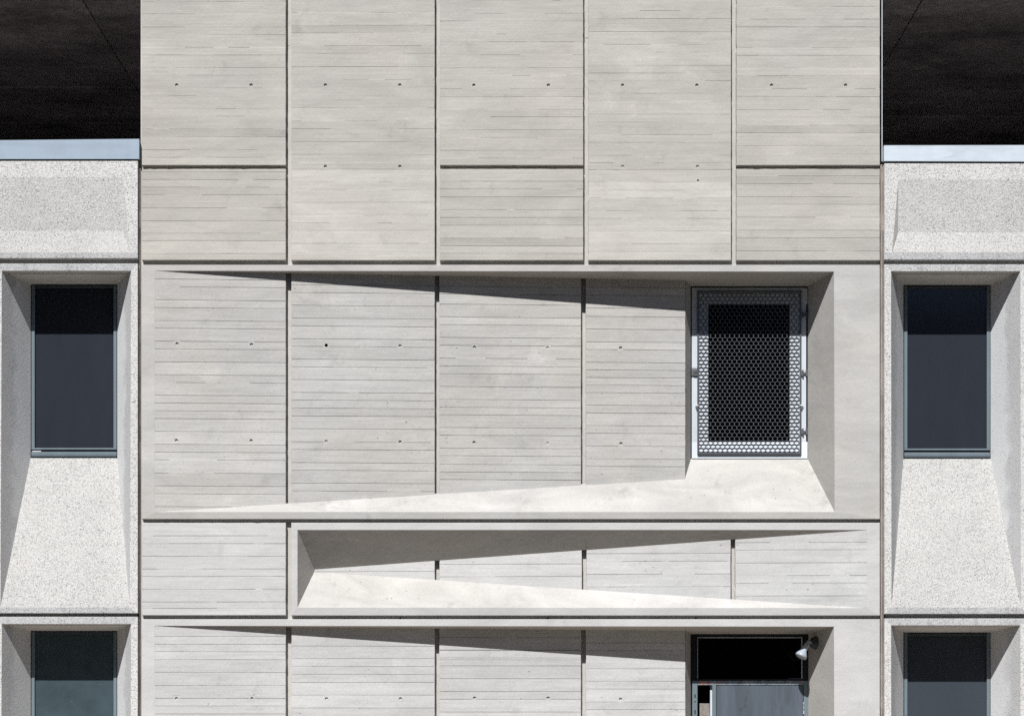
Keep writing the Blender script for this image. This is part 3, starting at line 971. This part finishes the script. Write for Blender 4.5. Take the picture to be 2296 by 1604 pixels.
# ------------------------------------------------------------------ the speckled wings
def wing(label, side, dv, mid, ob, fr, coping, cop_edges, pan, glass, seeds):
    """side -1 left, +1 right; all readings in facade units"""
    root = thing('office_building', label, 'building', W(mid, CY + EYE * S, 0.0))
    far = -360 if side < 0 else 2650
    near = 309 if side < 0 else 1983
    lo, hi = min(far, near), max(far, near)
    # parapet panel with a shallow tilted field
    mb = MB()
    rp = 0.0027
    pt, pb = pan[0], pan[1]
    f0, fb = ob['field_x'], ob['field_out']
    far_in = far + (20 if side < 0 else -20)
    ty, by, sy = ob['field_top'], ob['field_bot'], ob['sill']
    ni = un(ob['field_in'], by, rp)
    fi_ = (far_in, ni[1], rp)
    q = lambda *p: list(p)
    e = 0.9
    inn = lo + e, hi - e
    mb.rect(inn[0], inn[1], pt + e, ty, 0)
    mb.rect(inn[0], inn[1], sy, pb - e, 0, 1, 1)
    if side < 0:
        mb.uf([(f0, ty, 0), (near - e, ty, 0), (near - e, sy, 0), (fb, sy, 0)])
        mb.uf([(inn[0], ty, 0), (far_in, ty, 0), (far_in, sy, 0), (inn[0], sy, 0)])
    else:
        mb.uf([(near + e, ty, 0), (f0, ty, 0), (fb, sy, 0), (near + e, sy, 0)])
        mb.uf([(far_in, ty, 0), (inn[1], ty, 0), (inn[1], sy, 0), (far_in, sy, 0)])
    mb.uf([(f0, ty, 0), ni, (fb, sy, 0)], 0.97, 0)
    mb.uf([(far_in, ty, 0), (far_in, sy, 0), fi_], 1, 2)
    mb.uf([(f0, ty, 0), (far_in, ty, 0), fi_, ni], 0.97)
    mb.uf([ni, fi_, (far_in, sy, 0), (fb, sy, 0)], 1.0, 3)
    for (A, B, a_, b_) in (((lo, pt), (hi, pt), (inn[0], pt + e), (inn[1], pt + e)), ((lo, pb), (hi, pb), (inn[0], pb - e), (inn[1], pb - e)),
                           ((lo, pt), (lo, pb), (inn[0], pt + e), (inn[0], pb - e)), ((hi, pt), (hi, pb), (inn[1], pt + e), (inn[1], pb - e))):
        mb.uf([(*A, e / S / D), (*B, e / S / D), (*b_, 0), (*a_, 0)])
        mb.uf([(*A, e / S / D), (*B, e / S / D), (*B, 0.0165), (*A, 0.0165)])
    mb.uf([(lo, pt, 0.0165), (hi, pt, 0.0165), (hi, pb, 0.0165), (lo, pb, 0.0165)])
    mb.build('parapet_panel', [M['agg'], M['agg_dirty'], M['agg_jamb'], M['agg_sill']], root)
    # metal coping
    mb = MB()
    (xa, ya0, ya1), (xb, yb0, yb1) = cop_edges
    for rr0, rr1 in ((-0.0006, 0.017),):
        A, B, C_, D_ = (xa, ya0), (xb, yb0), (xb, yb1), (xa, ya1)
        mb.uf([(*A, rr0), (*B, rr0), (*C_, rr0), (*D_, rr0)])
        mb.uf([(*A, rr0), (*A, rr1), (*B, rr1), (*B, rr0)])
        mb.uf([(*D_, rr0), (*C_, rr0), (*C_, rr1), (*D_, rr1)])
        mb.uf([(*A, rr0), (*D_, rr0), (*D_, rr1), (*A, rr1)])
        mb.uf([(*B, rr0), (*B, rr1), (*C_, rr1), (*C_, rr0)])
    mb.build('coping', [coping], root)
    mb = MB()
    mb.rect(lo, hi, max(ya1, yb1) - 1, pt + 2, 0.0020)
    mb.build('coping_gap', [M['frame_dark']], root)
    # wall seen at the bottom of the joints
    mb = MB()
    jw = 0.0036
    mb.rect(lo - 8, hi + 4, pb - 4, pb + 16, jw)
    mb.rect(lo - 8, hi + 4, ob['lo_gap'][0] - 4, ob['lo_gap'][1] + 4, jw)
    jx = -18 if side < 0 else 2312
    mb.rect(jx - 8, jx + 14, pb + 16, ob['lo_gap'][0] - 4, jw)
    mb.rect(jx - 8, jx + 14, ob['lo_gap'][1] + 4, 2200, jw)
    mb.rect(near - 4, near + 6, pb + 16, 2200, jw) if side < 0 else mb.rect(near - 6, near + 4, pb + 16, 2200, jw)
    mb.rect(lo, hi, pb + 2, 2200, 0.05)
    mb.build('backing_wall', [M['joint']], root)
    # window bays, two storeys and one more bay beyond the picture
    rW = 0.0193
    for j, dx in enumerate((0, -332 if side < 0 else 334)):
        for i in range(2):
            oy = i * ob['pitch']
            u0, u1 = (fr['out'][0] + dx, fr['out'][1] + dx)
            T = fr['top']
            B = fr['bot']
            sh = lambda x, y: (x + dx, y + oy)
            ftl, ftr, fbr, fbl = sh(*fr['TL']), sh(*fr['TR']), sh(*fr['BR']), sh(*fr['BL'])
            wl, wr, wt, wb = fr['win']
            def w3(x, y):
                a = un(x, y, rW)
                return (a[0] + dx, a[1] + oy, rW)
            wtl, wtr, wbr, wbl = w3(wl, wt), w3(wr, wt), w3(wr, wb), w3(wl, wb)
            mb = MB()
            vb = B + oy
            frame_ring(mb, (u0, u1, T + oy, vb), (ftl, ftr, fbr, fbl), 1.0, 0.9, (3, 0, 3, 0), (1.06, 1, 1, 1))
            f3 = lambda z: (z[0], z[1], 0.0)
            lerp = lambda a, b, k: tuple(a[m] + (b[m] - a[m]) * k for m in range(3))
            # soffit with a drip groove
            a0, b0 = f3(ftl), f3(ftr)
            k1_, k2_, k3_ = 0.20, 0.225, 0.25
            g1a, g1b = lerp(a0, wtl, k1_), lerp(b0, wtr, k1_)
            g2a, g2b = lerp(a0, wtl, k2_), lerp(b0, wtr, k2_)
            g3a, g3b = lerp(a0, wtl, k3_), lerp(b0, wtr, k3_)
            up = lambda z: (z[0], z[1] - 3.2, z[2])
            g2a, g2b = up(g2a), up(g2b)
            mb.uf([a0, b0, g1b, g1a], 0.85, 2)
            mb.uf([g1a, g1b, g2b, g2a], 0.6, 2)
            mb.uf([g2a, g2b, g3b, g3a], 0.6, 2)
            mb.uf([g3a, g3b, wtr, wtl], 1.0, 2)
            mb.uf([a0, wtl, wbl, f3(fbl)], 0.96 if side < 0 else 1.0, 1)
            mb.uf([b0, f3(fbr), wbr, wtr], 1.0 if side < 0 else 1.0, 1)
            mb.uf([f3(fbl), wbl, wbr, f3(fbr)], 1.0, 4)
            mb.build('window_panel', [M['agg'], M['agg_jamb'], M['reveal_pale'], M['agg_dirty'], M['agg_sill']], root)
            # window
            wo = bpy.data.objects.new('window', None)
            COL.objects.link(wo)
            wo.parent = root
            xl, xr, yt, yb = wtl[0], wtr[0], wtl[1], wbl[1]
            mb = MB()
            z = rW
            mb.box(xl - 1, xl + 1.6, yt - 1, yb + 1, z + 0.0001, z + 0.004, 0, 1, 1)
            mb.box(xr - 1.2, xr + 1, yt - 1, yb + 1, z + 0.0001, z + 0.004, 0, 1, 1)
            mb.box(xl + 1.6, xr - 1.2, yt - 1, yt + 1.6, z + 0.0001, z + 0.004, 0, 1, 1)
            mb.box(xl + 1.8, xl + 9.0, yt + 1.8, yb - 22.0, z - 0.0002, z + 0.003, 0.5)
            mb.box(xr - 8.6, xr - 1.4, yt + 1.8, yb - 22.0, z - 0.0002, z + 0.003, 0.5)
            mb.box(xl + 9.2, xr - 8.8, yt + 1.8, yt + 8.0, z - 0.0002, z + 0.003, 0.5, 0.3)  # top rail tinted near black to imitate the shade under the soffit
            mb.box(xl + 1.8, xr - 1.4, yb - 21.8, yb - 17.8, z - 0.00035, z + 0.003, 0.5)
            mb.box(xl + 1.8, xr - 1.4, yb - 17.6, yb - 13.4, z + 0.0006, z + 0.003, 0, 1, 1)
            mb.box(xl + 1.8, xr - 1.4, yb - 13.2, yb - 4.6, z - 0.0004, z + 0.003, 0.5)
            mb.box(xl + 1.8, xr - 1.4, yb - 4.0, yb - 1.6, z - 0.0006, z + 0.003, 0.3, 0.7)
            mb.box(xl - 1, xr + 1, yb - 1.4, yb + 1.0, z - 0.0001, z + 0.003, 0, 1, 1)
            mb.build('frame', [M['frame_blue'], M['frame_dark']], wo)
            mb = MB()
            mb.rect(xl + 8, xr - 7.6, yt + 7, yb - 21, z + 0.0008)
            mb.build('pane', [glass[i]], wo)
            if side < 0 and i == 0 and j == 0:
                mb = MB()
                mb.box(xl + 4, xl + 24, yb - 14.8, yb - 12.6, z - 0.0006, z + 0.0004, 0.2)  # bright strip put in as a glint on the bottom rail
                mb.build('clip_and_glint', [M['galv']], wo)
    # terrace behind the parapet: floor, dark board ceiling with open seams, back wall
    xs = (W(lo, 0).x - 8.0, W(near, 0).x - 0.0) if side < 0 else (W(near, 0).x, W(hi, 0).x + 8.0)
    xs = (W(-360, 0).x, W(313, 0).x - 0.004) if side < 0 else (W(1975.5, 0).x + 0.004, W(2650, 0).x)
    xw = (xs[0] - 6.0, xs[1]) if side < 0 else (xs[0], xs[1] + 6.0)
    zf = W(0, pt).z - 1.0
    mb = MB()
    mb.wbox((xw[0], 0.75, zf - 0.3), (xw[1], 11.6, zf))
    mb.build('terrace_floor', [M['joint']], root)
    zc = EYE + 7.3
    xsm = -4.45 if side < 0 else 4.25
    xcuts = sorted([xw[0], xw[1]] + [xsm + 2.1 * k for k in range(-6, 7) if xw[0] + 0.3 < xsm + 2.1 * k < xw[1] - 0.3])
    if side < 0:
        xcuts = [x for x in xcuts if x < -6 or x > -4.5]
    ycuts = [0.35, 3.1, 4.7, 6.3, 7.9, 9.5, 11.5]
    if side > 0:
        ycuts = [0.35, 3.1, 6.15, 9.2, 11.5]
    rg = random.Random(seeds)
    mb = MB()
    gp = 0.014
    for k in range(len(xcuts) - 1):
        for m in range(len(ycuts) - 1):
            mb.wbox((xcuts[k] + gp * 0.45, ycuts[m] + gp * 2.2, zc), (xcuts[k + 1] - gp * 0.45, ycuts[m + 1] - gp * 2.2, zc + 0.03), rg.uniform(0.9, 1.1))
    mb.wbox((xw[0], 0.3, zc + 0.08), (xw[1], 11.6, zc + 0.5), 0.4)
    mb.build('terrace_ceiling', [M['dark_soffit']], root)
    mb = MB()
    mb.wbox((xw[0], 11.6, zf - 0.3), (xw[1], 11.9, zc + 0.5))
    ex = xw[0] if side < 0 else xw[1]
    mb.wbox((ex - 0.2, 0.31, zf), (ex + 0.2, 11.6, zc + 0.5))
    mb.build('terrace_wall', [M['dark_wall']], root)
    return root


wing('speckled precast concrete building left of the central block, dusty glass in its lower window', -1, 0, -20,
     dict(field_x=276, field_in=276.3, field_out=291, field_top=397, field_bot=517, sill=566, lo_gap=(1374, 1381), pitch=791),
     dict(out=(-11.5, 309), top=590.5, bot=1374, TL=(4, 606.5), TR=(294, 606.5), BR=(291, 1360.5), BL=(1, 1360.5), win=(69, 263, 637, 1025)),
     M['coping_left'], ((-360, 318.5, 357.5), (312.5, 312, 357)), (360, 579), (M['screen'], M['dusty']), 5)
wing('speckled precast concrete building right of the central block, clean dark glass in both windows', 1, 0, 2316,
     dict(field_x=2014, field_in=2014, field_out=2000.5, field_top=402, field_bot=521, sill=565.5, lo_gap=(1375.5, 1385), pitch=793),
     dict(out=(1983, 2305), top=592.3, bot=1375.5, TL=(1997.8, 607.5), TR=(2288, 607.5), BR=(2289, 1361), BL=(1999, 1361), win=(2025.7, 2221, 638.5, 1026.5)),
     M['coping_right'], ((1981.5, 326.5, 361.5), (2650, 325.5, 364)), (366, 582), (M['screen'], M['screen_low']), 6)

# ------------------------------------------------------------------ ground
mb = MB()
mb.face([Vector((-600, -600, 0)), Vector((600, -600, 0)), Vector((600, 600, 0)), Vector((-600, 600, 0))])
g = mb.build('ground', [M['ground']])
g['kind'] = 'structure'
mb = MB()
mb.wbox((-60, -3.5, -0.2), (60, 14, 0.12))  # unseen pale apron added to bounce sun up to the soffits
g = mb.build('bounce_pavement', [M['bounce_pave']])
g['kind'] = 'structure'

# unseen dark ridge added to cut low sky light and darken the window reflections
mb = MB()
rg = random.Random(8)
prof = []
x = -90.0
while x <= 90:
    base = 12.85 if 6.5 < x < 18 else (19.0 if x < 6 else 17.0)
    prof.append((x, base + (rg.uniform(-0.1, 0.25) if 6.5 < x < 18 else rg.uniform(-1.0, 1.5))))
    x += 1.5
for (xa, ha), (xb, hb_) in zip(prof, prof[1:]):
    mb.face([Vector((xa, -37, -0.3)), Vector((xa, -40, ha)), Vector((xb, -40, hb_)), Vector((xb, -37, -0.3))])
    mb.face([Vector((xa, -40, ha)), Vector((xa, -75, -0.3)), Vector((xb, -75, -0.3)), Vector((xb, -40, hb_))])
blocker = mb.build('sky_blocker', [paint('dark_sky_blocker', (0.018, 0.022, 0.012), 0.95, 0.0, 0.4, scale=0.6)])
blocker['kind'] = 'structure'

# ------------------------------------------------------------------ light
tan_a = 1200.0 / S / D
az = math.atan(tan_a)
tan_e = (6260.0 / S / D) * math.cos(az)
el = math.atan(tan_e)
to_sun = Vector((-math.sin(az) * math.cos(el), -math.cos(az) * math.cos(el), math.sin(el)))
sun = bpy.data.lights.new('sun', 'SUN')
sun.energy = 5.0
sun.angle = R(0.5)
sun.color = (1.0, 0.985, 0.962)
so = bpy.data.objects.new('sun', sun)
COL.objects.link(so)
so.rotation_euler = (-to_sun).to_track_quat('-Z', 'Y').to_euler()
so.location = to_sun * 60

w = bpy.data.worlds.new('World')
scene.world = w
w.use_nodes = True
nt = w.node_tree
bg = nt.nodes['Background']
sky = nt.nodes.new('ShaderNodeTexSky')
sky.sky_type = 'NISHITA'
sky.sun_disc = False
sky.sun_elevation = el
sky.sun_rotation = math.atan2(to_sun.x, to_sun.y)
sky.air_density = 0.45
sky.dust_density = 0.1
nt.links.new(sky.outputs[0], bg.inputs[0])
bg.inputs[1].default_value = 0.05

# ------------------------------------------------------------------ camera
cam = bpy.data.cameras.new('camera')
co = bpy.data.objects.new('camera', cam)
COL.objects.link(co)
co.location = (0, -D, EYE)
co.rotation_euler = (R(90), 0, 0)
cam.sensor_fit = 'HORIZONTAL'
cam.sensor_width = 36.0
cam.lens = 36.0 * D / (2296.0 / S)
cam.shift_y = (CY - 802.0) / 2296.0
cam.shift_x = (1148.0 - CX) / 2296.0
cam.clip_end = 2000
scene.camera = co

scene.view_settings.view_transform = 'Standard'
scene.view_settings.look = 'None'
scene.view_settings.exposure = 0.40
scene.view_settings.gamma = 1.0
scene.cycles.max_bounces = 6
scene.cycles.use_denoising = False
